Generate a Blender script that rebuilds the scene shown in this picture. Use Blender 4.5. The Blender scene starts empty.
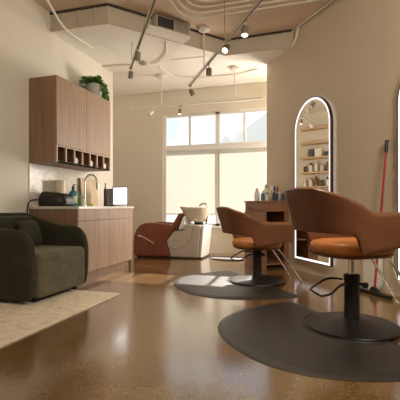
import bpy, bmesh, math, random
from mathutils import Vector, Matrix
random.seed(7)
scene = bpy.context.scene
COL = scene.collection
R_ = math.radians

# ------------------------------------------------------------------ materials
def new_mat(name):
    m = bpy.data.materials.new(name); m.use_nodes = True
    nt = m.node_tree; b = nt.nodes['Principled BSDF']
    return m, nt, b
def setb(b, col=None, rough=None, metal=None, spec=None, coat=None, sheen=None):
    if col is not None: b.inputs['Base Color'].default_value = (*col, 1)
    if rough is not None: b.inputs['Roughness'].default_value = rough
    if metal is not None: b.inputs['Metallic'].default_value = metal
    if spec is not None: b.inputs['Specular IOR Level'].default_value = spec
    if coat is not None: b.inputs['Coat Weight'].default_value = coat
    if sheen is not None: b.inputs['Sheen Weight'].default_value = sheen
def coords(nt, scale, kind='Object'):
    tc = nt.nodes.new('ShaderNodeTexCoord'); mp = nt.nodes.new('ShaderNodeMapping')
    mp.inputs['Scale'].default_value = scale
    nt.links.new(tc.outputs[kind], mp.inputs['Vector']); return mp.outputs['Vector']
def noise(nt, vec, scale=1.0, detail=4.0, rough=.55, dist=0.0):
    n = nt.nodes.new('ShaderNodeTexNoise')
    n.inputs['Scale'].default_value = scale; n.inputs['Detail'].default_value = detail
    n.inputs['Roughness'].default_value = rough; n.inputs['Distortion'].default_value = dist
    nt.links.new(vec, n.inputs['Vector']); return n.outputs['Fac']
def ramp(nt, fac, stops):
    r = nt.nodes.new('ShaderNodeValToRGB')
    el = r.color_ramp.elements
    while len(el) < len(stops): el.new(.5)
    for e, (p, c) in zip(el, stops): e.position = p; e.color = (*c, 1)
    nt.links.new(fac, r.inputs['Fac']); return r.outputs['Color']
def bump(nt, b, h, strength=.2, dist=.01):
    bp = nt.nodes.new('ShaderNodeBump'); bp.inputs['Strength'].default_value = strength
    bp.inputs['Distance'].default_value = dist
    nt.links.new(h, bp.inputs['Height']); nt.links.new(bp.outputs['Normal'], b.inputs['Normal'])
def plain(name, col, rough=.5, metal=0, spec=.5, var=.06, vscale=12, coat=0, sheen=0, bmp=0):
    m, nt, b = new_mat(name); setb(b, col, rough, metal, spec, coat, sheen)
    v = coords(nt, (1, 1, 1)); f = noise(nt, v, vscale, 3)
    lo = tuple(max(0, c*(1-var)) for c in col); hi = tuple(min(1, c*(1+var)) for c in col)
    nt.links.new(ramp(nt, f, [(.3, lo), (.7, hi)]), b.inputs['Base Color'])
    if bmp: bump(nt, b, noise(nt, v, vscale*8, 3), bmp, .004)
    return m
def wood(name, dark, light, axis='z', rough=.45, freq=34):
    m, nt, b = new_mat(name); setb(b, light, rough)
    sc = {'z': (freq, freq, 1.3), 'y': (freq, 1.3, freq), 'x': (1.3, freq, freq)}[axis]
    v = coords(nt, sc)
    f = noise(nt, v, 1, 5, .6, .3)
    nt.links.new(ramp(nt, f, [(.28, dark), (.5, tuple((a+c)/2 for a, c in zip(dark, light))), (.72, light)]), b.inputs['Base Color'])
    bump(nt, b, f, .06, .002)
    return m
def emit(name, col, s):
    m, nt, b = new_mat(name); setb(b, (.8, .8, .8), .4)
    b.inputs['Emission Color'].default_value = (*col, 1); b.inputs['Emission Strength'].default_value = s
    return m

M = {}
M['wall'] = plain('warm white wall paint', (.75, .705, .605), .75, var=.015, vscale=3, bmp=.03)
M['wall_right'] = plain('wall paint browned for shade on the angled wall', (.63, .545, .425), .75, var=.015, vscale=3, bmp=.03)  # same paint as the other walls, browned for the dimmer light here
M['ceil'] = plain('ceiling paint', (.86, .82, .75), .85, var=.02, vscale=2)
M['ceil_hi'] = plain('exposed tan ceiling', (.74, .60, .47), .85, var=.05, vscale=2)
M['fascia'] = plain('painted soffit fascia', (.55, .48, .385), .8, var=.04, vscale=4)  # brownish tone carries the shade on the side facing away from the window
M['pipe'] = plain('painted conduit', (.80, .75, .66), .5, var=.03)
M['gap'] = plain('shadow gap dark', (.06, .045, .035), .8)  # dark strip standing in for the line of shade above the fascia
M['floorbeyond'] = plain('pale outdoor paving', (.28, .27, .25), .8)

# polished concrete floor
def floor_mat():
    m, nt, b = new_mat('polished brown concrete'); setb(b, (.3, .19, .09), .18, 0, .9, .8); b.inputs['Coat Roughness'].default_value = .14; b.inputs['Coat IOR'].default_value = 1.6
    v = coords(nt, (1, 1, 1))
    big = noise(nt, v, 1.6, 5, .6, .4); fine = noise(nt, v, 95, 3, .7)
    c1 = ramp(nt, big, [(.3, (.125, .069, .020)), (.55, (.185, .105, .034)), (.75, (.26, .155, .060))])
    c2 = ramp(nt, fine, [(.38, (.5, .47, .43)), (.46, (1, 1, 1)), (.66, (1.0, 1.0, 1.0)), (.74, (1.0, .98, .93))])
    mx = nt.nodes.new('ShaderNodeMix'); mx.data_type = 'RGBA'; mx.blend_type = 'MULTIPLY'
    mx.inputs['Factor'].default_value = .75
    nt.links.new(c1, mx.inputs['A']); nt.links.new(c2, mx.inputs['B'])
    vo = nt.nodes.new('ShaderNodeTexVoronoi'); vo.inputs['Scale'].default_value = 75
    nt.links.new(v, vo.inputs['Vector'])
    sp = ramp(nt, vo.outputs['Distance'], [(.17, (.40, .30, .19)), (.24, (0, 0, 0))])
    ad = nt.nodes.new('ShaderNodeMix'); ad.data_type = 'RGBA'; ad.blend_type = 'ADD'; ad.inputs['Factor'].default_value = .45
    nt.links.new(mx.outputs['Result'], ad.inputs['A']); nt.links.new(sp, ad.inputs['B'])
    nt.links.new(ad.outputs['Result'], b.inputs['Base Color'])
    rr = nt.nodes.new('ShaderNodeMapRange'); rr.inputs['To Min'].default_value = .13; rr.inputs['To Max'].default_value = .26
    nt.links.new(noise(nt, v, 3.5, 4, .6), rr.inputs['Value']); nt.links.new(rr.outputs['Result'], b.inputs['Roughness'])
    cb_ = nt.nodes.new('ShaderNodeBump'); cb_.inputs['Strength'].default_value = .05; cb_.inputs['Distance'].default_value = .01
    nt.links.new(noise(nt, v, 26, 3, .6), cb_.inputs['Height']); nt.links.new(cb_.outputs['Normal'], b.inputs['Normal']); nt.links.new(cb_.outputs['Normal'], b.inputs['Coat Normal'])
    return m
M['floor'] = floor_mat()
M['walnut'] = wood('walnut laminate, vertical grain', (.27, .165, .105), (.43, .29, .195))
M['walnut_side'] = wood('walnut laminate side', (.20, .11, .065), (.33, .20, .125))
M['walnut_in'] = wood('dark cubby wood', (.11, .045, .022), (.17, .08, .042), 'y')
M['walnut_edge'] = wood('pale wood edging', (.42, .28, .18), (.56, .40, .27), 'y')
M['desk'] = wood('styling desk wood', (.21, .09, .042), (.35, .17, .09), 'x')
M['shelfwood'] = wood('pale oak shelf', (.52, .33, .16), (.68, .47, .25), 'y')
M['board'] = wood('tan cutting board wood', (.50, .36, .22), (.62, .47, .31), 'z', freq=20)
M['counter'] = plain('pale stone counter', (.70, .67, .62), .25, var=.06, vscale=8)
def marble():
    m, nt, b = new_mat('white veined splashback'); setb(b, (.7, .66, .6), .25)
    v = coords(nt, (1, 1, 1)); f = noise(nt, v, 4, 6, .7, 1.5)
    nt.links.new(ramp(nt, f, [(.40, (.74, .69, .61)), (.50, (.60, .54, .46)), (.56, (.74, .69, .61))]), b.inputs['Base Color'])
    return m
M['marble'] = marble()
def velvet(name, c):
    m, nt, b = new_mat(name); setb(b, c, .85, 0, .2, 0, .35)
    b.inputs['Sheen Roughness'].default_value = .4
    b.inputs['Sheen Tint'].default_value = (.55, .55, .38, 1)
    v = coords(nt, (1, 1, 1)); f = noise(nt, v, 6, 4, .7); f2 = noise(nt, v, 260, 2)
    nt.links.new(ramp(nt, f, [(.3, tuple(x*.75 for x in c)), (.7, tuple(x*1.3 for x in c))]), b.inputs['Base Color'])
    bump(nt, b, f2, .12, .002)
    return m
M['velvet'] = velvet('dark green velvet', (.034, .032, .021))
M['velvet_lit'] = velvet('green velvet lightened for the lit seat', (.125, .115, .076))  # armchair velvet again, lightened where light and sheen fall on the seat
M['black'] = plain('black satin plastic', (.012, .011, .010), .38)
M['blackmetal'] = plain('black metal', (.014, .013, .012), .35, .3)
M['mat'] = plain('charcoal foam rubber', (.021, .019, .0175), .40, .0, .5, var=.12, vscale=30, bmp=.15)
M['chrome'] = plain('chrome', (.82, .81, .79), .12, 1, var=.01)
M['steel'] = plain('brushed steel', (.45, .43, .40), .3, 1, var=.03)
def leather(name, c, rough=.42):
    m, nt, b = new_mat(name); setb(b, c, rough, 0, .45)
    v = coords(nt, (1, 1, 1)); f = noise(nt, v, 7, 4, .6)
    nt.links.new(ramp(nt, f, [(.3, tuple(x*.85 for x in c)), (.7, tuple(min(1, x*1.12) for x in c))]), b.inputs['Base Color'])
    bump(nt, b, noise(nt, v, 190, 3), .12, .002); return m
M['leather'] = leather('cognac leather', (.17, .062, .026))  # chair shell tone, darkened for the shaded backs
M['leather_lit'] = leather('cognac leather brightened for the lit seat', (.60, .225, .06), .38)  # the chair leather with the light on the seat put into its colour
M['redleather'] = leather('red brown leather', (.22, .065, .034), .45)
M['ceramic'] = plain('ivory basin ceramic', (.70, .63, .52), .2, var=.02)  # a white bowl, its backlit shade put into the tan colour
M['greyshell'] = plain('pale grey moulded shell', (.54, .49, .43), .35, var=.02)
M['whiteplastic'] = plain('white plastic', (.82, .80, .78), .35, var=.02)
M['towel'] = plain('white towel', (.82, .80, .80), .8, var=.05, bmp=.3)
M['planter'] = plain('pale grey planter', (.58, .55, .51), .7, var=.06, vscale=20)
M['soil'] = plain('soil', (.05, .03, .02), .9)
M['leaf'] = plain('green leaf', (.17, .34, .07), .45, var=.5, vscale=25)
M['leaf_dark'] = plain('stem green', (.06, .12, .03), .6, var=.3)
M['red'] = plain('red broom handle', (.42, .018, .022), .35)
M['frame_white'] = plain('window frame whitened for glare', (.86, .86, .85), .45, var=.02)  # lightened so the colour carries the glare round the panes
M['mirrorframe'] = plain('dark bronze mirror edge', (.085, .065, .05), .4, .5)
m, nt, b = new_mat('mirror silver'); setb(b, (.86, .84, .80), .015, 1); M['mirror'] = m
M['led'] = emit('white light strip', (1.0, .90, .96), 1.3)
M['screen'] = emit('bright screen', (1.0, .97, .92), 3.2)
M['bulb'] = emit('lit lamp face', (1, .82, .55), 4)
M['lampbody'] = plain('grey metal lamp housing', (.23, .19, .15), .45, .4)
M['track'] = plain('track metal', (.70, .66, .58), .45, .2)
M['trackdark'] = plain('track slot dark', (.10, .085, .07), .4, .3)
M['track_white'] = plain('white track', (.80, .76, .68), .45)
M['grille'] = plain('vent blades', (.42, .36, .29), .5, .2)
M['grille_dark'] = plain('vent shadow opening', (.055, .055, .06), .7)
def rugm():
    m, nt, b = new_mat('beige woven rug'); setb(b, (.6, .5, .38), .95, 0, .1)
    v = coords(nt, (1, 1, 1)); f = noise(nt, v, 14, 6, .75, .6); g = noise(nt, coords(nt, (60, 260, 60)), 1, 2)
    c1 = ramp(nt, f, [(.33, (.60, .50, .39)), (.5, (.80, .71, .57)), (.68, (.88, .80, .67))])
    nt.links.new(c1, b.inputs['Base Color']); bump(nt, b, g, .5, .004); return m
M['rug'] = rugm()
def glassm():
    m = bpy.data.materials.new('window glass'); m.use_nodes = True; nt = m.node_tree; nt.nodes.clear()
    o = nt.nodes.new('ShaderNodeOutputMaterial'); t = nt.nodes.new('ShaderNodeBsdfTransparent')
    g = nt.nodes.new('ShaderNodeBsdfGlossy'); g.inputs['Roughness'].default_value = .02
    fr = nt.nodes.new('ShaderNodeFresnel'); fr.inputs['IOR'].default_value = .92
    mx = nt.nodes.new('ShaderNodeMixShader'); nt.links.new(fr.outputs[0], mx.inputs[0])
    nt.links.new(t.outputs[0], mx.inputs[1]); nt.links.new(g.outputs[0], mx.inputs[2]); nt.links.new(mx.outputs[0], o.inputs[0])
    return m
M['glass'] = glassm()
def shadem():
    m = bpy.data.materials.new('cream roller shade fabric'); m.use_nodes = True; nt = m.node_tree; nt.nodes.clear()
    o = nt.nodes.new('ShaderNodeOutputMaterial'); t = nt.nodes.new('ShaderNodeBsdfTranslucent')
    d = nt.nodes.new('ShaderNodeBsdfDiffuse'); tr = nt.nodes.new('ShaderNodeBsdfTransparent')
    v = coords(nt, (150, 150, 150)); f = noise(nt, v, 1, 2)
    c = ramp(nt, f, [(.3, (.63, .61, .545)), (.7, (.69, .67, .61))])
    nt.links.new(c, t.inputs['Color']); d.inputs['Color'].default_value = (.76, .73, .65, 1)
    mx = nt.nodes.new('ShaderNodeMixShader'); mx.inputs[0].default_value = .62
    nt.links.new(d.outputs[0], mx.inputs[1]); nt.links.new(t.outputs[0], mx.inputs[2])
    m2 = nt.nodes.new('ShaderNodeMixShader'); m2.inputs[0].default_value = .20
    nt.links.new(mx.outputs[0], m2.inputs[1]); nt.links.new(tr.outputs[0], m2.inputs[2]); nt.links.new(m2.outputs[0], o.inputs[0])
    return m
M['shade'] = shadem()
M['house'] = plain('pale house siding', (.92, .89, .83), .8)
M['roof'] = plain('pale shingle roof', (.90, .86, .78), .9)
for n, c in dict(teal=(.03, .20, .26), white=(.78, .75, .70), cream=(.72, .62, .46), green=(.07, .26, .04), yellow=(.62, .62, .12),
                 navy=(.03, .05, .12), blue=(.06, .12, .3), amber=(.25, .10, .03), redcap=(.55, .04, .03), grey=(.32, .31, .30),
                 darkgrey=(.07, .065, .06), paper=(.80, .74, .64), box=(.35, .20, .10)).items():
    M['c_'+n] = plain('coloured plastic '+n, c, .4)

# ------------------------------------------------------------------ mesh helpers
class MB:
    def __init__(s): s.bm = bmesh.new()
    def _x(s, vs, mtx):
        if mtx is not None: bmesh.ops.transform(s.bm, matrix=mtx, verts=vs)
    def box(s, lo, hi, mtx=None):
        x0, y0, z0 = lo; x1, y1, z1 = hi
        return s.hexa([(x0,y0,z0),(x1,y0,z0),(x1,y1,z0),(x0,y1,z0)], [(x0,y0,z1),(x1,y0,z1),(x1,y1,z1),(x0,y1,z1)], mtx)
    def hexa(s, bot, top, mtx=None):
        b = [s.bm.verts.new(p) for p in bot]; t = [s.bm.verts.new(p) for p in top]; n = len(b)
        s.bm.faces.new(b[::-1]); s.bm.faces.new(t)
        for i in range(n): s.bm.faces.new((b[i], b[(i+1) % n], t[(i+1) % n], t[i]))
        s._x(b+t, mtx); return s
    def prism(s, poly, z0, z1): return s.hexa([(x, y, z0) for x, y in poly], [(x, y, z1) for x, y in poly])
    def prof(s, poly, y0, y1):      # x-z outline pushed along y
        return s.hexa([(x, y0, z) for x, z in poly], [(x, y1, z) for x, z in poly])
    def lathe(s, prof, c=(0, 0, 0), n=24, sx=1, sy=1, mtx=None):
        rings = []; allv = []
        for r, z in prof:
            if r < 1e-5: v = [s.bm.verts.new((c[0], c[1], c[2]+z))]
            else: v = [s.bm.verts.new((c[0]+r*sx*math.cos(2*math.pi*i/n), c[1]+r*sy*math.sin(2*math.pi*i/n), c[2]+z)) for i in range(n)]
            rings.append(v); allv += v
        for a, b in zip(rings, rings[1:]):
            for i in range(n):
                j = (i+1) % n
                if len(a) == 1 and len(b) == 1: continue
                if len(a) == 1: s.bm.faces.new((a[0], b[i], b[j]))
                elif len(b) == 1: s.bm.faces.new((a[i], a[j], b[0]))
                else: s.bm.faces.new((a[i], a[j], b[j], b[i]))
        if len(rings[0]) > 1: s.bm.faces.new(rings[0][::-1])
        if len(rings[-1]) > 1: s.bm.faces.new(rings[-1])
        s._x(allv, mtx); return s
    def tube(s, pts, r, n=8, closed=False, rs=None):
        pts = [Vector(p) for p in pts]; N = len(pts); rings = []; up = None
        for i, p in enumerate(pts):
            if closed: t = pts[(i+1) % N]-pts[i-1]
            else: t = pts[min(i+1, N-1)]-pts[max(i-1, 0)]
            t.normalize()
            if up is None:
                a = Vector((0, 0, 1)) if abs(t.z) < .9 else Vector((1, 0, 0))
                up = (a-t*a.dot(t)).normalized()
            else: up = (up-t*up.dot(t)).normalized()
            sd = t.cross(up); rr = rs[i] if rs else r
            rings.append([s.bm.verts.new(p+(up*math.cos(2*math.pi*k/n)+sd*math.sin(2*math.pi*k/n))*rr) for k in range(n)])
        for i in range(N if closed else N-1):
            a, b = rings[i], rings[(i+1) % N]
            for k in range(n): s.bm.faces.new((a[k], a[(k+1) % n], b[(k+1) % n], b[k]))
        if not closed: s.bm.faces.new(rings[0][::-1]); s.bm.faces.new(rings[-1])
        return s
    def cyl(s, p0, p1, r, n=16, r1=None): return s.tube([p0, p1], r, n, rs=[r, r if r1 is None else r1])
    def grid(s, rows, close_u=False, close_v=False, cap=False):
        g = [[s.bm.verts.new(p) for p in row] for row in rows]; nu, nv = len(g), len(g[0])
        for i in range(nu if close_u else nu-1):
            for j in range(nv if close_v else nv-1):
                s.bm.faces.new((g[i][j], g[(i+1) % nu][j], g[(i+1) % nu][(j+1) % nv], g[i][(j+1) % nv]))
        if cap: s.bm.faces.new(g[0][::-1]); s.bm.faces.new(g[-1])
        return s
    def build(s, name, mat, parent=None, smooth=None, bevel=0, seg=2, sub=0, loc=None, rotz=0, solid=0):
        bmesh.ops.recalc_face_normals(s.bm, faces=s.bm.faces[:])
        me = bpy.data.meshes.new(name); s.bm.to_mesh(me); s.bm.free()
        o = bpy.data.objects.new(name, me); COL.objects.link(o); me.materials.append(mat)
        if parent is not None: o.parent = parent
        if loc is not None: o.location = loc
        o.rotation_euler.z = rotz
        if solid:
            md = o.modifiers.new('thick', 'SOLIDIFY'); md.thickness = solid; md.offset = 0
        if bevel:
            md = o.modifiers.new('bevel', 'BEVEL'); md.width = bevel; md.segments = seg; md.limit_method = 'ANGLE'; md.angle_limit = R_(40)
        if sub:
            md = o.modifiers.new('sub', 'SUBSURF'); md.levels = sub; md.render_levels = sub
        if smooth is not None or bevel or sub:
            me.polygons.foreach_set('use_smooth', [True]*len(me.polygons))
            if not sub: me.set_sharp_from_angle(angle=R_(smooth if smooth else 40))
        return o
def tag(o, label, cat, group=None, kind=None):
    if kind: o['kind'] = kind
    if label: o['label'] = label
    if cat: o['category'] = cat
    if group: o['group'] = group
    return o
def thing(name, label, cat, loc=(0, 0, 0), rotz=0, group=None):
    o = bpy.data.objects.new(name, None); COL.objects.link(o); o.empty_display_size = .1
    o.location = loc; o.rotation_euler.z = rotz
    return tag(o, label, cat, group)
def copy_tree(o, parent=None):
    kids = [c for c in bpy.data.objects if c.parent == o]
    c = o.copy(); COL.objects.link(c); c.parent = parent
    for k in kids: copy_tree(k, c)
    return c
def struct(o, label=None):
    o['kind'] = 'structure'
    if label: o['label'] = label; o['category'] = 'room'
    return o
def arc(cx, cz, r, a0, a1, n):
    return [(cx+r*math.cos(R_(a0+(a1-a0)*i/n)), cz+r*math.sin(R_(a0+(a1-a0)*i/n))) for i in range(n+1)]
def smooth_path(pts, n=6):           # Catmull-Rom
    P = [Vector(p) for p in pts]; P = [P[0]*2-P[1]]+P+[P[-1]*2-P[-2]]; out = []
    for i in range(1, len(P)-2):
        a, b, c, d = P[i-1:i+3]
        for k in range(n):
            t = k/n
            out.append(.5*((2*b)+(c-a)*t+(2*a-5*b+4*c-d)*t*t+(3*b-a-3*c+d)*t**3))
    out.append(P[-2]); return out

# ------------------------------------------------------------------ camera
H = .92; YAW = 17.2; FPX = 380.0
Fv = Vector((-math.sin(R_(YAW)), math.cos(R_(YAW)), 0)); Rv = Vector((math.cos(R_(YAW)), math.sin(R_(YAW)), 0))
cam = bpy.data.cameras.new('camera'); co = bpy.data.objects.new('camera', cam); COL.objects.link(co)
cam.sensor_width = 36; cam.lens = FPX/400*36; cam.shift_y = .015; cam.clip_start = .05
co.location = (0, 0, H); co.rotation_euler = (R_(90), 0, R_(YAW)); scene.camera = co

# room constants
WX = -3.41; BY = 7.18; ZH = 3.5; ZL = 3.25
WA = R_(38.5); n2 = Vector((math.cos(WA), math.sin(WA), 0)); d2 = Vector((math.sin(WA), -math.cos(WA), 0))   # right wall: outward normal, along (towards the camera)
WE = Vector((-.80, 6.30, 0))            # free end of the angled right wall
RWZ = R_(-51.5)                         # local x along the angled wall, local y into it

# ------------------------------------------------------------------ the setting
struct(MB().box((-4.7, -2.6, -.12), (3.2, 7.33, 0)).build('floor', M['floor']))
struct(MB().box((-4.7, -2.6, ZH), (3.2, 7.33, ZH+.12)).build('ceiling', M['ceil_hi']))
struct(MB().box((WX-.15, -2.6, 0), (WX, 5.88, ZH)).build('wall_left', M['wall']))
struct(MB().box((-4.6, 4.9, 0), (-4.45, BY, ZH)).build('wall_alcove', M['wall']))
struct(MB().box((-4.45, 4.9, 0), (WX-.15, 5.0, ZH)).build('wall_alcove_end', M['wall']))
struct(MB().box((-3.41, -2.6, 0), (3.2, -2.5, ZH)).build('wall_rear', M['wall']))
eR = WE+d2*6.1
poly = [WE, eR, eR+n2*.15, WE+n2*.15]
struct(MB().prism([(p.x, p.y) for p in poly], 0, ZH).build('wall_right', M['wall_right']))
struct(MB().box((3.0, -2.5, 0), (3.15, eR.y+.1, ZH)).build('wall_side', M['wall']))
struct(MB().box((.8, 4.5, 0), (.95, BY, ZH)).build('wall_nook', M['wall']))
# back wall round the window opening
wx0, wx1, wz0, wz1 = -3.02, .35, .53, 2.77
w = MB(); w.box((-4.6, BY, 0), (wx0, BY+.15, ZH)); w.box((wx1, BY, 0), (.95, BY+.15, ZH))
w.box((wx0, BY, 0), (wx1, BY+.15, wz0)); w.box((wx0, BY, wz1), (wx1, BY+.15, ZH))
struct(w.build('wall_back', M['wall']))
# dropped ceiling with its stepped edge
edge = [(WX, 4.27), (-2.56, 4.29), (-1.37, 5.75), (-.36, 5.72)]
lowpoly = edge+[(-.02, 5.72), (.79, 5.72), (.79, BY-.01), (-4.44, BY-.01), (-4.44, 5.01), (WX-.16, 5.01), (WX-.16, 4.27)]
struct(MB().prism(lowpoly, ZL, ZH-.001).build('ceiling_dropped', M['ceil']))
f = MB(); fd = MB()
for (a, b) in zip(edge, edge[1:]):
    a, b = Vector((*a, 0)), Vector((*b, 0)); t = (b-a).normalized(); nn = Vector((t.y, -t.x, 0)); L = (b-a).length
    q = [a-t*.012, b+t*.012, b+t*.012+nn*.014, a-t*.012+nn*.014]
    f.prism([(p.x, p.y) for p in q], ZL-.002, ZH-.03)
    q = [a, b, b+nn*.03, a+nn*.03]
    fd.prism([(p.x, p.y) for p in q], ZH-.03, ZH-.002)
    k = .18
    while k < L-.05:
        p = a+t*k; q = [p+nn*.012, p+t*.018+nn*.012, p+t*.018+nn*.026, p+nn*.026]
        if L < 1.5: f.prism([(v.x, v.y) for v in q], ZL, ZH-.03)
        k += .24
struct(f.build('trim_1', M['fascia'])); struct(fd.build('shadow_strip', M['gap']))

# window: frame and panes
fr = MB(); fy0, fy1 = BY+.05, BY+.11
fr.box((wx0, fy0-.04, wz0), (wx0+.07, fy1, wz1)); fr.box((wx1-.06, fy0, wz0), (wx1, fy1, wz1))
fr.box((wx0, fy0, wz1-.05), (wx1, fy1, wz1)); fr.box((wx0, fy0, wz0), (wx1, fy1, wz0+.05)); fr.box((wx0, fy0-.01, 2.02), (wx1, fy1, 2.15))
for x in (-2.456, -1.345, -.78, -.21): fr.box((x-.025, fy0+.005, 2.15), (x+.025, fy1-.005, wz1))
for x in (-1.876, -.75): fr.box((x-.045, fy0, wz0), (x+.045, fy1, wz1))
win = struct(fr.build('window_1', M['frame_white'], bevel=.004))
MB().box((wx0+.02, fy0+.025, wz0+.02), (wx1-.02, fy0+.031, wz1-.02)).build('window_pane', M['glass'], win)
struct(MB().box((wx0-.02, BY-.05, wz0-.04), (wx1+.02, BY+.05, wz0)).build('trim_3', M['frame_white'], bevel=.004), None)
# roller shades
for i, (x0, x1, zb, lab) in enumerate([(-2.94, -1.89, .77, 'cream roller shade glowing over the left lower window pane behind the wash basin'),
                                  (-1.86, -.76, .76, 'cream roller shade glowing over the lower window pane beside the angled wall')]):
    t = thing('roller_shade', lab, 'blind', (x0, BY+.0, 0), group='window roller shades')
    MB().box((0, .012, zb), (x1-x0, .014, 2.03)).build('shade_fabric', M['shade'], t)
    MB().cyl((0, .013, 2.05), (x1-x0, .013, 2.05), .022).build('roller_tube', M['frame_white'], t, 40)
    MB().box((0, .005, zb-.025), (x1-x0, .021, zb)).build('bottom_rail', M['frame_white'], t, bevel=.003)

# outside
tag(MB().box((-40, 7.4, -.3), (40, 60, -.12)).build('paving', M['floorbeyond']), 'pale paving outside the window', 'ground', kind='structure')
h = thing('house', 'pale gabled house seen through the right upper window panes', 'house', (-10.0, 62, -.12))
MB().box((-6.5, 0, 0), (10.0, 12, 9.9)).build('house_wall', M['house'], h)
MB().prof([(-7.2, 9.7), (10.8, 9.7), (2.2, 16.0)], -.6, 12.6).build('gable_roof', M['roof'], h)
MB().prof([(-6.6, 9.6), (-1.2, 9.6), (-4.2, 12.6)], -1.8, -.61).build('dormer_roof', M['roof'], h)

# ------------------------------------------------------------------ ceiling services
def conduit(pts, r, label, group='painted conduits', n=6, sm=True, mat='pipe'):
    return tag(MB().tube(smooth_path(pts, n) if sm else pts, r, 8).build('conduit', M[mat], smooth=60), label, 'pipe', group)
names = ['nearest the left', 'second from the left', 'third from the left', 'fourth from the left', 'fifth from the left', 'nearest the right wall']
bend = [(-1.72, 4.86), (-1.63, 4.74), (-1.53, 4.62), (-1.43, 4.50), (-1.33, 4.37), (-1.24, 4.22)]
for i, ((bx, by), nm) in enumerate(zip(bend, names)):
    rad = .30-.03*i
    # ends at the angled wall
    xe = (3.295-.6225*by)/.7826-.10
    pts = [(bx, -2.45, 3.44), (bx, by-rad-.4, 3.44)]
    a = arc(bx+rad, by-rad, rad, 180, 90, 8)
    pts = [(bx, -2.45, 3.44)]+[(x, y, 3.44) for x, y in a]+[(xe, by, 3.44)]
    conduit(pts, .015, 'painted ceiling conduit bending right above the track lights, %s in the bundle' % nm, 'bundle of bent ceiling conduits', sm=False)
conduit([(-1.6, .6, 3.225), (-2.55, 2.8, 3.225), (-2.89, 3.55, 3.225), (-3.12, 4.15, 3.225), (-3.16, 4.45, 3.225), (-3.14, 4.82, 3.225)], .015, 'pale conduit dipping under the dropped ceiling above the wall cabinet')
conduit([(-3.5, 5.55, 3.232), (-3.0, 5.6, 3.232), (-2.9, 5.65, 3.232)], .014, 'short pale conduit on the dropped ceiling above the plant')
conduit([(-2.60, 5.66, 3.232), (-2.45, 5.62, 3.232), (-2.2, 5.35, 3.232), (-2.05, 5.0, 3.232)], .010, 'curved pale conduit on the dropped ceiling left of the round canopy')
conduit([(-2.50, 5.82, 3.232), (-2.50, 6.0, 3.232), (-2.42, 6.32, 3.232), (-2.1, 6.50, 3.232), (-1.4, 6.55, 3.232), (-.95, 6.40, 3.232)], .011, 'long pale conduit on the dropped ceiling near the window wall')
conduit([(-.37, 5.69, 3.24), (-.31, 5.63, 3.30), (-.27, 5.575, 3.42), (-.22, 5.51, 3.475), (.15, 5.045, 3.48), (1.2, 3.72, 3.48)], .016, 'pale pipe hugging the top of the angled wall')
conduit([(-3.05, 4.75, 3.235), (-2.83, 5.25, 3.235)], .006, 'thin straight conduit on the dropped ceiling near the planter', sm=False)
tag(MB().box((-.28, -.2, 0), (.28, .2, .012)).build('access_panel', M['ceil'], bevel=.004, loc=(-1.95, 5.85, ZL-.012), rotz=.05), 'flat white access panel in the dropped ceiling', 'panel')
tag(MB().box((-.05, -.05, 0), (.05, .05, .04)).build('junction_box', M['steel'], bevel=.006, loc=(-2.70, 5.60, ZL-.04)), 'small metal junction box on the dropped ceiling between the conduits', 'junction box')

# air vent on the diagonal fascia
vdir = Vector((.632, .775, 0)); vang = math.atan2(.775, .632)
v = thing('air_vent', 'boxed air vent with dark louvres on the dropped ceiling edge', 'vent', (-2.005, 4.968, 3.25), vang)
MB().box((-.27, -.15, .05), (.27, -.016, .235)).build('vent_box', M['fascia'], v, bevel=.004)
MB().box((-.25, -.156, .075), (0, -.148, .215)).build('return_opening', M['grille_dark'], v)
g = MB()
for k in range(8): g.box((.015, -.162, .078+k*.017), (.24, -.150, .086+k*.017))
g.build('louvre', M['grille'], v)
g = MB()
for k in range(7): g.box((-.25, -.160, .080+k*.019), (0, -.156, .085+k*.019))
g.build('louvre', M['blackmetal'], v)
g = MB(); g.box((-.265, -.163, .06), (.255, -.149, .076)); g.box((-.265, -.163, .214), (.255, -.149, .228)); g.box((-.265, -.163, .06), (-.25, -.149, .228)); g.box((.24, -.163, .06), (.255, -.149, .228)); g.box((0, -.163, .06), (.014, -.149, .228))
g.build('vent_frame', M['fascia'], v)
MB().box((-.40, -.20, .0), (.24, -.016, .04)).build('ledge', M['ceil'], v, bevel=.004)

# track lights -------------------------------------------------
def lamp_head(parent_dir, p, label, lit, tilt=(0, 0), long=.10, mat='lampbody', group='track lamp heads', drop=.06, r=.036):
    t = thing('track_lamp', label, 'lamp', p, 0, group)
    MB().cyl((0, 0, -.005), (0, 0, -drop-.02), .008, 8).build('stem', M['track'], t, 60)
    MB().box((-.03, -.012, -.018), (.03, .012, .0)).build('adapter', M[mat], t, bevel=.003, rotz=parent_dir)
    mt = Matrix.Translation((0, 0, -drop-.015)) @ Matrix.Rotation(tilt[0], 4, 'X') @ Matrix.Rotation(tilt[1], 4, 'Y')
    MB().lathe([(r*.5, 0), (r*.92, -.004), (r, -.015), (r, -long)], n=20, mtx=mt).build('housing', M[mat], t, 40)
    MB().lathe([(r*.86, -long-.001), (r*.80, -long-.006), (0, -long-.008)], n=20, mtx=mt).build('lamp_face', M['bulb'] if lit else M['c_grey'], t, 40)
    return t
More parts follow.
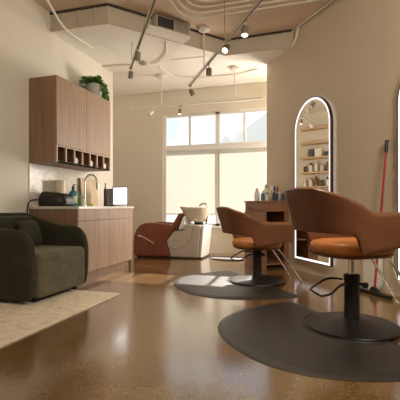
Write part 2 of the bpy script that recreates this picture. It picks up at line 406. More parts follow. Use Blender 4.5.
def track(p0, p1, label, stems, mat='track', w=.018, slot=True):
    p0, p1 = Vector(p0), Vector(p1); L = (p1-p0).length; a = math.atan2(p1.y-p0.y, p1.x-p0.x)
    t = thing('light_track', label, 'track light', p0, a, 'ceiling light tracks')
    MB().box((0, -w, 0), (L, w, .03)).build('rail', M[mat], t, bevel=.003)
    if slot: MB().box((.01, -.008, -.002), (L-.01, .008, 0)).build('slot', M['trackdark'], t)
    MB().box((-.012, -w-.003, -.004), (.012, w+.003, .034)).build('end_cap', M['trackdark' if slot else mat], t, bevel=.003)
    for s, zc, canopy in stems:
        if canopy:
            MB().cyl((s, 0, .03), (s, 0, zc-p0.z), .009, 8).build('stem', M['pipe'], t, 60)
            MB().lathe([(.085, 0), (.085, -.04), (.07, -.05), (0, -.055)], (s, 0, zc-p0.z), 20).build('canopy', M['pipe'], t, 50)
        else: MB().cyl((s, 0, .03), (s, 0, zc-p0.z), .004, 6).build('hanger_wire', M['lampbody'], t, 60)
    return t, a
ZT = 2.90
A2, B2 = Vector((-2.01, 5.94, ZT)), Vector((.55, 2.05, ZT))
_, a2 = track(A2, B2, 'grey metal light track running towards the mirror wall, right of the other track', [(.80, ZH, True), (1.68, ZH, False), (3.4, ZH, False)])
u2 = (B2-A2).normalized()
# photo positions along it: end lamp, then three more
for s, lab, lit, tl in [(.03, 'grey track lamp at the far end of the right track', False, (R_(25), R_(-20))), (1.03, 'grey track lamp second from the far end of the right track', False, (0, 0)),
                    (1.78, 'lit track lamp aimed low at the middle of the right track', True, (R_(-42), R_(10))), (2.31, 'lit track lamp hanging nearest the viewer on the right track', True, (R_(-8), 0))]:
    p = A2+u2*s; lamp_head(a2, (p.x, p.y, ZT), lab, lit, tl, drop=.05, r=.04)
A1, B1 = Vector((-2.58, 4.95, ZT)), Vector((-.55, 1.98, ZT))
_, a1 = track(A1, B1, 'grey metal light track ending above the wall cabinet', [(.12, ZL, False), (2.9, ZH, True)])
u1 = (B1-A1).normalized()
for s, lab in [(.04, 'grey track lamp at the far end of the left track'), (.76, 'grey track lamp second along the left track')]:
    p = A1+u1*s; lamp_head(a1, (p.x, p.y, ZT), lab, False, (R_(8), R_(10)), r=.034, drop=.03)
A3, B3 = Vector((-3.23, 6.27, 2.68)), Vector((-.86, 6.27, 2.68))
track(A3, B3, 'white light track in front of the window', [(.57, ZL, True), (1.90, ZL, True)], 'track_white', .014, False)
for x, lab, tl in [(-2.83, 'small white track lamp left of the window, on the white track', (R_(-25), R_(35))), (-2.30, 'small grey track lamp on the white track before the window', (0, R_(10)))]:
    lamp_head(0, (x, 6.27, 2.68), lab, x > -2.5, tl, .09, 'track_white' if x < -2.5 else 'lampbody', drop=.04, r=.03)

# ------------------------------------------------------------------ wall cabinet
x0, x1, y0, y1 = WX+.004, -3.0, 3.86, 5.10
c = thing('wall_cabinet', 'walnut wall cabinet with a row of open cubbies under its doors', 'cabinet', (0, 0, 0))
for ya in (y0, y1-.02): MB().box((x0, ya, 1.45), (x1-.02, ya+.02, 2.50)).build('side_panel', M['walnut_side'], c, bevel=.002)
b = MB(); b.box((x0, y0+.02, 2.48), (x1-.02, y1-.02, 2.50)); b.box((x0, y0+.02, 1.45), (x1, y1-.02, 1.47)); b.box((x0, y0+.02, 1.655), (x1-.022, y1-.02, 1.672)); b.box((x0, y0+.02, 1.47), (x0+.012, y1-.02, 2.48))
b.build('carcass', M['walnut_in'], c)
ym = (y0+y1)/2
for a_, b_ in ((y0+.001, ym-.003), (ym+.003, y1-.001)): MB().box((x1-.019, a_, 1.665), (x1, b_, 2.50)).build('door', M['walnut'], c, bevel=.002)
e = MB(); e.box((x1-.02, y0, 1.645), (x1, y1, 1.660)); e.box((x1-.02, y0, 1.45), (x1, y1, 1.472))
N = 7; step = (y1-y0-.02)/N
for i in range(N+1):
    yy = y0+i*step; e.box((x1-.02, yy, 1.472), (x1, yy+.02, 1.645))
e.build('cubby_frame', M['walnut_edge'], c)
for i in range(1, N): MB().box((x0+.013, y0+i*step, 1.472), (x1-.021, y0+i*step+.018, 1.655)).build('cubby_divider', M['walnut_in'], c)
for i, nm in ((2, 'third'), (4, 'fifth'), (6, 'last')):
    yy = y0+(i+.5)*step+.015
    rl = MB(); rl.cyl((-.14, 0, .045), (.12, 0, .045), .043, 16)
    tag(rl.build('rolled_cloth', M['towel'], smooth=40, bevel=.012, loc=(x1-.165, yy+.01, 1.473)), 'white rolled cloth in the %s cubby of the wall cabinet' % nm, 'cloth', 'rolled cloths in the cubbies')

# potted plant on the cabinet
p = thing('potted_plant', 'trailing green plant in a pale grey pot on the wall cabinet', 'plant', (-3.20, 4.97, 2.501))
MB().lathe([(.085, 0), (.10, .02), (.128, .20), (.130, .225), (.120, .225), (.112, .195), (0, .19)], n=28).build('pot', M['planter'], p, 40)
MB().lathe([(.105, .190), (.05, .202), (0, .206)], n=20).build('soil', M['soil'], p, 40)
lv = MB(); st = MB()
def leaf(mb, pos, dr, size, droop):
    dr = dr.normalized(); up = Vector((0, 0, 1)); sd = dr.cross(up)
    if sd.length < .1: sd = Vector((1, 0, 0))
    sd.normalize(); nn = sd.cross(dr)
    prof = [(0, 0), (.2, .33), (.5, .42), (.8, .24), (1, 0)]
    mid = [mb.bm.verts.new(pos+dr*size*t+nn*(-droop*size*t*t)) for t, _ in prof]
    for sg in (1, -1):
        ed = [mb.bm.verts.new(pos+dr*size*t+sd*sg*w_*size+nn*(.12*size*(w_/.42)-droop*size*t*t)) for t, w_ in prof[1:-1]]
        mb.bm.faces.new((mid[0], mid[1], ed[0])); mb.bm.faces.new((mid[1], mid[2], ed[1], ed[0]))
        mb.bm.faces.new((mid[2], mid[3], ed[2], ed[1])); mb.bm.faces.new((mid[3], mid[4], ed[2]))
for k in range(26):
    a = random.uniform(0, 2*math.pi); ln = random.uniform(.06, .19); trail = k % 3 == 0
    dirv = Vector((math.cos(a), math.sin(a), 0))
    if trail:
        if dirv.x < -.3: dirv.x *= -1
        if k % 2: dirv = Vector((.45, .9, 0)).normalized()
        pts = [Vector((0, 0, .19)), dirv*.09+Vector((0, 0, .25)), dirv*.14+Vector((0, 0, .20)), dirv*.165+Vector((0, 0, .10)), dirv*random.uniform(.155, .175)+Vector((0, 0, random.uniform(.0, .05)))]
    else:
        pts = [Vector((0, 0, .19)), dirv*ln*.5+Vector((0, 0, .25+random.uniform(0, .03))), dirv*ln+Vector((0, 0, .26+random.uniform(-.02, .10)*(1-ln*4)))]
    path = smooth_path(pts, 4); st.tube(path, .0022, 4)
    for q in path[3:]:
        for _ in range(2):
            dd = Vector((random.uniform(-1, 1), random.uniform(-1, 1), random.uniform(-.25, .6)))+dirv*.5
            leaf(lv, q, dd, random.uniform(.06, .10), .25)
st.build('stems', M['leaf_dark'], p); lv.build('foliage', M['leaf'], p, 60)

# ------------------------------------------------------------------ base cabinet
bx0, bx1, by0, by1 = WX+.004, -2.70, 3.86, 5.24
c = thing('base_cabinet', 'walnut base cabinet standing against the left wall under a pale counter', 'cabinet')
b = MB(); b.box((bx0, by0, 0), (bx1-.02, by0+.02, .884)); b.build('side_panel', M['walnut_side'], c, bevel=.002)
b = MB(); b.box((bx0, by1-.02, 0), (bx1-.02, by1, .884)); b.build('side_panel', M['walnut_side'], c, bevel=.002)
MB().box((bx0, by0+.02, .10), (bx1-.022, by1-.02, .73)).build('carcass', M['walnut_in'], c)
MB().box((bx0, by0+.02, 0), (bx1-.05, by1-.02, .10)).build('plinth', M['walnut_side'], c)
mid = (by0+by1)/2
for a_, b_ in ((by0+.001, mid-.003), (mid+.003, by1-.001)):
    MB().box((bx1-.019, a_, .105), (bx1, b_, .737)).build('door', M['walnut'], c, bevel=.002)
    MB().box((bx1-.019, a_, .740), (bx1, b_, .883)).build('drawer_front', M['walnut'], c, bevel=.002)
w = thing('worktop', 'pale stone worktop with a sink on the base cabinet', 'counter')
t = MB(); sx0, sx1, sy0, sy1 = -3.13, -2.87, 4.5, 4.95
zt = .915
t.box((bx0, by0-.01, .885), (bx1+.015, sy0, zt)); t.box((bx0, sy1, .885), (bx1+.015, by1+.01, zt)); t.box((bx0, sy0, .885), (sx0, sy1, zt)); t.box((sx1, sy0, .885), (bx1+.015, sy1, zt))
t.build('slab', M['counter'], w)
s = MB(); s.box((sx0, sy0, .75), (sx1, sy1, .758)); s.box((sx0, sy0, .758), (sx0+.006, sy1, .884)); s.box((sx1-.006, sy0, .758), (sx1, sy1, .884)); s.box((sx0, sy0, .758), (sx1, sy0+.006, .884)); s.box((sx0, sy1-.006, .758), (sx1, sy1, .884))
s.build('sink_bowl', M['steel'], w)
tag(MB().box((bx0-.002, by0, zt), (bx0+.010, by1+.04, 1.449)).build('splashback', M['marble']), 'white veined stone splashback on the left wall above the worktop', 'splashback')
fa = thing('kitchen_faucet', 'chrome gooseneck faucet arching over the sink', 'faucet', (-3.2, 4.73, zt))
MB().lathe([(.028, 0), (.028, .012), (.018, .03), (.016, .09), (0, .09)], n=16).build('faucet_base', M['chrome'], fa, 40)
MB().tube([(0, 0, .08), (0, 0, .34)]+[(.10-.10*math.cos(R_(a)), 0, .34+.11*math.sin(R_(a))) for a in range(15, 166, 15)]+[(.205, 0, .33)], .013, 12).build('spout', M['chrome'], fa, 60)
MB().cyl((.205, 0, .34), (.21, 0, .24), .017, 14).build('spray_head', M['steel'], fa, 40)
MB().cyl((0, -.015, .06), (.03, -.075, .10), .006, 8).build('handle', M['chrome'], fa, 60)

# things on the worktop
k = thing('equipment_case', 'black soft case lying at the near end of the worktop', 'bag', (-3.17, 4.08, zt+.001), .02)
pr = [(-.20, .0), (.19, .0), (.20, .03), (.19, .12), (.15, .155), (-.12, .19), (-.17, .18), (-.20, .10)]
MB().prof(pr, -.10, .10).build('case_body', M['black'], k, bevel=.025, seg=3)
MB().box((.08, -.107, .05), (.15, -.098, .11)).build('side_badge', M['c_darkgrey'], k)
tag(MB().tube(smooth_path([(-3.373, 3.965, 1.0), (-3.382, 3.86, .985), (-3.39, 3.82, .90), (-3.385, 3.82, .70), (-3.38, 3.84, .40), (-3.36, 3.78, .018)], 6), .008, 6).build('power_cord', M['black'], smooth=60), 'black cord hanging from the case beside the base cabinet', 'cord')
pt = thing('paper_towel_roll', 'cream paper towel roll standing behind the black case', 'paper roll', (-3.29, 4.30, zt))
MB().lathe([(.02, .0), (.078, .0), (.078, .35), (.02, .35)], n=28).build('roll', M['c_cream'], pt, 40)
MB().lathe([(.018, .30), (.018, .352), (.012, .354), (0, .354)], n=14).build('core', M['c_box'], pt, 40)
def bottle(name, label, cat, loc, r, h, body, cap, neck=.35, group=None, pump=False, lab=None):
    t = thing(name, label, cat, loc, 0, group)
    hb = h*(1-.22)
    MB().lathe([(r*.9, 0), (r, r*.1), (r, hb*.86), (r*.75, hb*.95), (r*neck, hb), (0, hb)], n=16).build('body', M[body], t, 40)
    MB().lathe([(r*neck*1.15, hb), (r*neck*1.15, h*.93), (r*neck*.8, h), (0, h)], n=14).build('cap', M[cap], t, 40)
    if lab: MB().lathe([(r*1.012, hb*.2), (r*1.012, hb*.65)], n=16).build('paper_label', M[lab], t, 40)
    if pump: MB().tube([(0, 0, h*.95), (0, 0, h*1.06), (r*.9, 0, h*1.05)], r*.14, 6).build('pump', M[cap], t, 60)
    return t
bottle('pump_bottle', 'white pump bottle with a teal label beside the black case', 'bottle', (-3.07, 4.28, zt), .052, .27, 'c_teal', 'c_darkgrey', pump=True, lab='c_white')
bottle('small_bottle', 'small white bottle between the teal bottle and the green one', 'bottle', (-2.96, 4.35, zt), .028, .13, 'c_white', 'c_grey')
bottle('soap_bottle', 'green soap bottle standing left of the faucet', 'bottle', (-3.10, 4.47, zt), .028, .17, 'c_green', 'c_green')
tag(MB().box((-.05, -.03, 0), (.05, .03, .035)).build('sponge', M['c_yellow'], bevel=.008, loc=(-2.93, 4.47, zt)), 'yellow green sponge by the front edge of the sink', 'sponge')
cb = MB(); cb.hexa([(0, -.21, 0), (.018, -.21, 0), (.018, .21, 0), (0, .21, 0)], [(-.045, -.21, .42), (-.027, -.21, .42), (-.027, .21, .42), (-.045, .21, .42)])
tag(cb.build('cutting_board', M['board'], bevel=.006, loc=(-3.33, 5.06, zt+.001)), 'tan wooden board leaning on the splashback behind the faucet', 'board')
bottle('spray_bottle', 'slim black bottle between the wooden board and the picture frame', 'bottle', (-3.10, 5.12, zt), .024, .36, 'black', 'c_darkgrey')
pf = thing('picture_frame', 'dark frame leaning behind the bright screen', 'frame', (-3.03, 5.195, zt), 0)
MB().hexa([(-.10, -.03, 0), (.09, -.03, 0), (.09, -.012, 0), (-.10, -.012, 0)], [(-.10, .02, .27), (.09, .02, .27), (.09, .038, .27), (-.10, .038, .27)]).build('frame_board', M['c_darkgrey'], pf, bevel=.004)
MB().hexa([(-.08, -.029, .02), (.07, -.029, .02), (.07, -.02, .02), (-.08, -.02, .02)], [(-.08, .013, .25), (.07, .013, .25), (.07, .022, .25), (-.08, .022, .25)]).build('print', M['c_grey'], pf)
sc_ = thing('tablet_screen', 'bright white screen in a pale frame at the far end of the worktop', 'screen', (-2.845, 5.12, zt))
MB().box((-.135, 0, .012), (.135, .016, .30)).build('bezel', M['c_grey'], sc_, bevel=.006)
MB().box((-.112, -.003, .034), (.112, .001, .278)).build('display', M['screen'], sc_)
MB().box((-.07, -.02, 0), (.07, .07, .012)).build('stand', M['whiteplastic'], sc_, bevel=.004)

# ------------------------------------------------------------------ rug and armchair
tag(MB().box((-3.30, .4, .0), (-1.96, 3.55, .010)).build('rug', M['rug'], bevel=.004), 'pale beige rug under the green armchair', 'rug')
ac = thing('armchair', 'dark green velvet armchair with rounded arms on the rug', 'armchair', (-2.90, 3.27, .010))
# local: faces +x ; half width .45 ; back at x=-.45, front x=.45
def shell_rows():
    rows = []; hw = .415; bxk = -.39; rc = .17; th = .085
    path = []
    for i in range(11): path.append((.44-(.44-(bxk+rc))*i/10, -hw, 0, -1))
    for i in range(1, 7):
        a = R_(270-90*i/6); path.append((bxk+rc+rc*math.cos(a), -hw+rc+rc*math.sin(a), math.cos(a), math.sin(a)))
    for i in range(1, 8): path.append((bxk, -hw+rc+(2*hw-2*rc)*i/8, -1, 0))
    for i in range(0, 7):
        a = R_(180-90*i/6); path.append((bxk+rc+rc*math.cos(a), hw-rc+rc*math.sin(a), math.cos(a), math.sin(a)))
    for i in range(1, 11): path.append((bxk+rc+(.44-(bxk+rc))*i/10, hw, 0, 1))
    for (x, y, nx, ny) in path:
        f = (.44-x)/.83                       # 0 front .. 1 back
        h = .685+.03*math.sin(min(1, f*1.1)*math.pi/2)+.125*max(0, min(1, (f-.45)/.5))**1.5
        fd_ = .44-x
        if fd_ < .16: h -= .16-math.sqrt(max(0, .16**2-(.16-fd_)**2)) if fd_ > 0 else .15
        b0 = .03
        bulge = .018
        q = lambda o, z: (x+nx*o, y+ny*o, z)
        t2 = th/2
        rows.append([q(t2-.01, b0), q(t2+bulge*.5, b0+.12), q(t2+bulge, (h+b0)*.55), q(t2+bulge, h-.07), q(t2*.72+bulge*.4, h-.018), q(0, h), q(-t2*.72, h-.018), q(-t2, h-.07), q(-t2, .45), q(-t2+.01, b0)])
    return rows
MB().grid(shell_rows(), close_v=True, cap=True).build('arm_and_back', M['velvet'], ac, sub=2)
def cushion(name, lo, hi, mat, parent, bev=.06, sub=1, puff=.02):
    mb = MB(); nx, ny, nz = 7, 7, 4
    m_ = MB().box(lo, hi)
    o = m_.build(name, mat, parent, bevel=bev, seg=5)
    return o
cushion('seat_cushion', (-.33, -.366, .05), (.462, .366, .468), M['velvet_lit'], ac, .05)
cushion('back_cushion', (-.34, -.34, .44), (-.20, .34, .80), M['velvet'], ac, .06)
MB().box((-.36, -.30, 0), (.34, .26, .05)).build('base', M['black'], ac, bevel=.01)
pw = MB(); rows = []
for i in range(9):
    u = -1+2*i/8; row = []
    for j in range(9):
        v_ = -1+2*j/8
        row.append((u*.17*(1-.10*v_*v_), .0, v_*.15*(1-.10*u*u), (1-u*u)*(1-v_*v_)))
    rows.append(row)
fr_ = [[(.055*k**.5 if k > 0 else 0, a_, c_) for (a_, b_, c_, k) in row] for row in rows]; bk_ = [[(-.055*k**.5 if k > 0 else 0, a_, c_) for (a_, b_, c_, k) in row] for row in rows]
pw.grid(fr_); pw.grid(bk_); bmesh.ops.remove_doubles(pw.bm, verts=pw.bm.verts[:], dist=.0005)
o = pw.build('throw_pillow', M['velvet'], None, sub=1); o.location = (-2.97, 3.38, .010+.62); o.rotation_euler = (0, R_(-18), 0)
tag(o, 'small olive cushion leaning on the back of the armchair', 'cushion')

# ------------------------------------------------------------------ anti-fatigue mats
def mat_outline(hw, dep, front, n=30, inset=0):
    pts = [(front-inset, hw-inset)]
    for i in range(1, n):
        a = R_(90+180*i/n); e = 2/2.35
        cx, sy_ = math.cos(a), math.sin(a)
        pts.append((front+math.copysign(abs(cx)**e, cx)*(dep-inset), math.copysign(abs(sy_)**e, sy_)*(hw-inset)))
    pts.append((front-inset, -hw+inset)); return pts
def make_mat(loc, label):
    t = thing('floor_mat', label, 'mat', loc, WA, 'half round salon floor mats')
    mb = MB(); A, B, C_, D = [mat_outline(.83, 1.05, .04, inset=q) for q in (0, .006, .055, .062)]
    rings = [[mb.bm.verts.new((x, y, z)) for x, y in P] for P, z in ((A, .0), (A, .003), (B, .005), (C_, .0165), (D, .017))]
    n = len(A)
    for a_, b_ in zip(rings, rings[1:]):
        for i in range(n): mb.bm.faces.new((a_[i], a_[(i+1) % n], b_[(i+1) % n], b_[i]))
    mb.bm.faces.new(rings[0][::-1]); mb.bm.faces.new(rings[-1])
    mb.build('mat_body', M['mat'], t, 30)
    mb = MB(); mb.tube([(.362*math.cos(R_(a)), .362*math.sin(R_(a)), .017) for a in range(98, 263, 5)], .006, 6); mb.build('base_ring', M['mat'], t, 60)
    return t
C1 = Vector((.246, 3.076, 0)); C2 = Vector((-.70, 4.60, 0))
make_mat(C1, 'charcoal half round mat under the nearest styling chair')
make_mat(C2, 'charcoal half round mat under the farther styling chair')
mb = MB(); mb.prism([(x, y) for x, y in mat_outline(.42, .5, .0)], 0, .012)
tag(mb.build('floor_mat', M['mat'], bevel=.004, loc=(-1.42, 6.72, 0), rotz=R_(90)), 'small charcoal half round mat on the floor under the window', 'mat')

# ------------------------------------------------------------------ styling chairs
def styling_chair(loc, label, dz=0.0):
    t = thing('styling_chair', label, 'salon chair', loc, WA-R_(5), 'cognac leather styling chairs')
    MB().lathe([(.335, 0), (.34, .006), (.335, .014), (.29, .024), (.15, .042), (.075, .060), (0, .062)], n=56).build('base_plate', M['blackmetal'], t, 40)
    MB().lathe([(.062, .05), (.056, .07), (.054, .33), (.060, .34), (.060, .385), (.05, .392), (0, .392)], n=24).build('pump_column', M['black'], t, 40)
    MB().lathe([(.026, .385), (.026, .56-dz), (0, .56-dz)], n=18).build('piston', M['chrome'], t, 40)
    up = []          # parts carried by the piston
    up.append(MB().box((-.09, -.09, .548), (.12, .09, .581)).build('seat_plate', M['blackmetal'], t, bevel=.006))
    kb = MB(); kb.cyl((0, -.05, .33), (.03, -.105, .325), .012, 10); kb.lathe([(0, -.022), (.018, -.018), (.022, 0), (.018, .018), (0, .022)], (.032, -.11, .325), 12); kb.build('lock_knob', M['black'], t, 60)
    # pump lever: a loop of rod pointing backwards
    lp = smooth_path([(-.05, .045, .345), (-.14, .075, .352), (-.21, .08, .33), (-.30, .075, .285), (-.315, .05, .275), (-.315, -.05, .262), (-.30, -.075, .262), (-.22, -.06, .27), (-.13, -.035, .315), (-.05, -.02, .325)], 5)
    MB().tube(lp, .0085, 8).build('pump_lever', M['black'], t, 60)
    # seat
    rows = []
    def ell(a, rx, ry, cx): 
        e = 2/2.7; c_, s_ = math.cos(a), math.sin(a)
        return (cx+math.copysign(abs(c_)**e, c_)*rx, math.copysign(abs(s_)**e, s_)*ry)
    for sc, z in ((.0, 0.557), (.80, 0.554), (.95, 0.560), (1.0, 0.587), (.985, 0.617), (.92, 0.639), (.75, 0.648), (.4, 0.653), (0, 0.654)):
        if sc == 0: rows.append([(0, 0, z)]*36)
        else: rows.append([(*ell(2*math.pi*i/36, .285*sc, .262*sc, -.005), z) for i in range(36)])
    mb = MB(); mb.grid(rows, close_v=True); bmesh.ops.remove_doubles(mb.bm, verts=mb.bm.verts[:], dist=1e-5)
    up.append(mb.build('seat_cushion', M['leather_lit'], t, 60))
    rows = []
    for sc, z in ((.0, 0.524), (.70, 0.525), (.90, 0.534), (.965, 0.552), (.965, 0.562), (0, 0.563)):
        if sc == 0: rows.append([(0, 0, z)]*36)
        else: rows.append([(*ell(2*math.pi*i/36, .285*sc, .262*sc, -.005), z) for i in range(36)])
    mb = MB(); mb.grid(rows, close_v=True); bmesh.ops.remove_doubles(mb.bm, verts=mb.bm.verts[:], dist=1e-5)
    up.append(mb.build('seat_pan', M['leather'], t, 60))
    # wrap-round shell
    hw, rc, xb, xf = .305, .17, -.335, .30
    plan = []
    for i in range(15): plan.append((xf-(xf-(xb+rc))*i/14, -hw, 0, -1))
    for i in range(1, 11):
        a = R_(270-90*i/10); plan.append((xb+rc+rc*math.cos(a), -hw+rc+rc*math.sin(a), math.cos(a), math.sin(a)))
    for i in range(1, 10): plan.append((xb, -hw+rc+(2*hw-2*rc)*i/10, -1, 0))
    left = [(x, -y, nx, -ny) for (x, y, nx, ny) in plan[:25]][::-1]
    plan = plan+left
    rows = []
    def sst(a, b, x): x = max(0, min(1, (x-a)/(b-a))); return x*x*(3-2*x)
    NV = 9
    for (x, y, nx, ny) in plan:
        if abs(nx) < 1e-6: wd = .135+.267+(x-(xb+rc))            # distance round the shell from the middle of the back
        elif abs(ny) < 1e-6: wd = abs(y)
        else: wd = .13+rc*math.atan2(abs(ny), -nx)
        rise = max(0, min(1, (.49-wd)/.34))-.04*sst(.0, .13, wd)*(1-sst(.13, .40, wd))
        top = .848+.178*(.75*rise+.25*sst(0, 1, rise))-.02*sst(.24, .30, x)
        cut = sst(-.16, -.21, x)
        bot = .588+.045*sst(-.1, .30, x)
        bot = bot*(1-cut)+.718*cut
        lean_t = .035+.095*rise
        row_o, row_i = [], []
        for k in range(NV+1):
            v_ = k/NV; z = bot+(top-bot)*v_
            hgt = (z-.53)/.52
            off = lean_t*hgt-.030*math.sin(math.pi*min(1, max(0, hgt)))*0.5
            th = .021*(1-.25*abs(2*v_-1)**6)
            row_o.append((x+nx*(off+th), y+ny*(off+th), z)); row_i.append((x+nx*(off-th), y+ny*(off-th), z))
        oc = off
        rows.append(row_o+[(x+nx*oc, y+ny*oc, top+.012)]+row_i[::-1]+[(x+nx*0, y+ny*0, bot-.008)])
    up.append(MB().grid(rows, close_v=True, cap=True).build('wrap_back', M['leather'], t, 55))
    # brackets between shell and seat
    for sg in (1, -1): up.append(MB().box((-.08, sg*.20, .615), (.14, sg*.285, .64)).build('arm_bracket', M['leather'], t, bevel=.008))
    # footrest
    for sg in (1, -1):
        up.append(MB().tube(smooth_path([(.10, sg*.10, .570), (.22, sg*.10, .53), (.34, sg*.11, .39), (.54, sg*.13, .12), (.57, sg*.135, .085), (.62, sg*.14, .068)], 5), .010, 10).build('footrest_bar', M['chrome'], t, 60))
    up.append(MB().tube([(.56, -.13, .10), (.56, .13, .10)], .008, 10).build('footrest_crossbar', M['chrome'], t, 60))
    up.append(MB().tube(smooth_path([(.61, -.14, .070), (.68, -.19, .066), (.70, -.12, .066), (.70, .12, .066), (.68, .19, .066), (.61, .14, .070)], 6), .010, 10).build('foot_loop', M['chrome'], t, 60))
    for o_ in up: o_.location.z -= dz
    return t
ch = styling_chair(C1+Vector((0, 0, .0175)), 'cognac leather styling chair nearest the viewer, on the front mat')
styling_chair(C2+Vector((0, 0, .0175)), 'cognac leather styling chair farther back, beside the wooden desk', .14)

# ------------------------------------------------------------------ arched mirrors
def arch(w, z0, z1, inset=0, n=24):
    w_ = w-inset; cz = z1-w
    return [(-w_, z0+inset), (w_, z0+inset)]+[(w_*math.cos(R_(180*i/n)), cz+w_*math.sin(R_(180*i/n))) for i in range(n+1)]
def ring(mb, P, Q, y0, y1):
    a = [mb.bm.verts.new((x, y0, z)) for x, z in P]; b = [mb.bm.verts.new((x, y0, z)) for x, z in Q]
    c = [mb.bm.verts.new((x, y1, z)) for x, z in P]; d = [mb.bm.verts.new((x, y1, z)) for x, z in Q]; n = len(P)
    for i in range(n):
        j = (i+1) % n
        mb.bm.faces.new((a[i], a[j], b[j], b[i])); mb.bm.faces.new((c[i], c[j], d[j], d[i]))
        mb.bm.faces.new((a[i], a[j], c[j], c[i])); mb.bm.faces.new((b[i], b[j], d[j], d[i]))
def make_mirror(loc, label):
    t = thing('wall_mirror', label, 'mirror', loc, RWZ-R_(2.5), 'arched light up mirrors')
    w_, z0, z1 = .405, .165, 2.375
    mb = MB(); ring(mb, arch(w_, z0, z1), arch(w_, z0, z1, .012), -.042, -.001); mb.build('frame', M['mirrorframe'], t)
    mb = MB(); ring(mb, arch(w_, z0, z1, .012), arch(w_, z0, z1, .037), -.039, -.002); mb.build('light_strip', M['led'], t)
    P = arch(w_, z0, z1, .037)
    MB().prof(P, -.037, -.003).build('mirror_glass', M['mirror'], t)
    return t
MC1 = WE+d2*1.23
make_mirror(MC1-n2*.020, 'arched mirror with a white light strip, whole, left of the broom')
make_mirror(MC1+d2*1.75-n2*.020, 'arched light up mirror cut off by the right edge of the photo')

# ------------------------------------------------------------------ styling desk (local x along wall, y into wall)
dk = thing('styling_desk', 'brown wooden styling desk against the free end of the angled wall', 'desk', WE-n2*.002, RWZ)
MB().box((0, -.42, .975), (.64, 0, 1.0)).build('desktop', M['desk'], dk, bevel=.003)
MB().box((.015, -.40, .84), (.625, -.003, .975)).build('drawer_box', M['desk'], dk, bevel=.002)
df = MB().box((.03, -.412, .85), (.61, -.40, .968)).build('drawer_front', M['desk'], dk, bevel=.002)
MB().lathe([(.007, 0), (.007, .012), (.014, .018), (.012, .026), (0, .028)], n=12, mtx=Matrix.Translation((.2, -.412, .885)) @ Matrix.Rotation(R_(90), 4, 'X')).build('knob', M['mirrorframe'], df, 40)
MB().box((.0, -.41, 0), (.03, -.003, .84)).build('end_panel', M['desk'], dk, bevel=.002)
MB().box((.03, -.41, 0), (.63, -.385, .84)).build('front_panel', M['desk'], dk, bevel=.002)
MB().box((.60, -.075, 0), (.63, -.003, .84)).build('leg', M['desk'], dk, bevel=.002)
MB().box((.03, -.022, .08), (.60, -.003, .84)).build('back_panel', M['desk'], dk)
MB().box((.03, -.38, .40), (.60, -.022, .42)).build('shelf', M['desk'], dk)
MB().box((.03, -.38, .05), (.60, -.022, .07)).build('shelf', M['desk'], dk)
def deskpt(x, y): return tuple(WE-n2*.002+d2*x+n2*y)[:2]+(1.0005,)
bt = [(.14, -.26, .042, .20, 'c_white', 'c_cream', 'white bottle at the window end of the styling desk'),
      (.19, -.12, .048, .26, 'c_paper', 'c_grey', 'tall pale canister at the back of the styling desk'),
      (.30, -.25, .034, .15, 'c_teal', 'c_white', 'teal bottle with a white cap on the styling desk'),
      (.35, -.11, .042, .23, 'c_white', 'c_white', 'all white bottle in the middle of the styling desk'),
      (.40, -.24, .030, .13, 'c_paper', 'c_teal', 'short pale bottle with a teal cap on the styling desk'),
      (.47, -.10, .038, .17, 'c_white', 'c_grey', 'white bottle with a grey cap beside the brush cup'),
      (.60, -.07, .034, .14, 'c_darkgrey', 'c_grey', 'dark grey bottle at the mirror end of the styling desk')]
for x, y, r, h_, bo, ca, lab in bt: bottle('product_bottle', lab, 'bottle', deskpt(x, y), r, h_, bo, ca, .5, 'bottles on the styling desk')
cp = thing('brush_cup', 'navy cup on the styling desk', 'cup', deskpt(.56, -.19))
MB().lathe([(.042, 0), (.048, .11), (.044, .11), (.039, .006), (0, .006)], n=18).build('cup_wall', M['c_navy'], cp, 40)
for i, (dx, dy, mt_, nm) in enumerate([(.015, .01, 'c_redcap', 'red'), (-.015, .012, 'black', 'black'), (.0, -.016, 'c_blue', 'blue')]):
    x, y, z = deskpt(.56+dx, -.19+dy)
    q = thing('hair_brush', 'hair brush with a %s head standing in the navy cup' % nm, 'brush', (x, y, z+.012), 0, 'brushes in the navy cup')
    MB().cyl((0, 0, 0), (dx*.9, dy*.9, .14), .006, 8).build('handle', M['black'], q, 60)
    MB().lathe([(0, 0), (.014, .008), (.018, .035), (.014, .065), (0, .072)], (dx*.9, dy*.9, .135), 12).build('brush_head', M[mt_], q, 60)

# ------------------------------------------------------------------ broom and bin at the angled wall
def wallpt(s, off, z=0):      # s along the wall from its free end, off = distance in front of it
    p = WE+d2*s-n2*off; return Vector((p.x, p.y, z))
# base pixel ~ (374,294)
bs = wallpt(2.43, .20); tp = wallpt(2.44, .035, 1.60)
br = thing('broom', 'red handled broom with a black head leaning on the angled wall', 'broom', bs)
tv = tp-bs
MB().cyl((tv*.035)[:], tv[:], .0115, 12).build('handle', M['red'], br, 60)
MB().cyl((tv*.925)[:], (tv*1.005)[:], .018, 12).build('grip', M['black'], br, 60)
hd = MB(); hd.prof([(-.055, .036), (.055, .036), (.045, .065), (.02, .088), (-.02, .088), (-.045, .065)], -.014, .014); hd.build('broom_hub', M['black'], br, bevel=.004, rotz=RWZ)
MB().box((-.215, -.024, .018), (.215, .024, .038)).build('broom_block', M['black'], br, bevel=.005, rotz=RWZ)
MB().box((-.212, -.020, 0), (.212, .020, .019)).build('bristles', M['black'], br, rotz=RWZ)
wb = wallpt(2.25, .018)
pn = MB(); out = [(-.115, .50), (.115, .50), (.115, .09), (.095, .03), (.05, 0), (-.05, 0), (-.095, .03), (-.115, .09)]
pn.prof(out, -.045, .012)
tag(pn.build('dustpan', M['whiteplastic'], bevel=.01, loc=(wb.x, wb.y, .001), rotz=RWZ), 'pale upright dustpan against the wall behind the broom', 'dustpan')
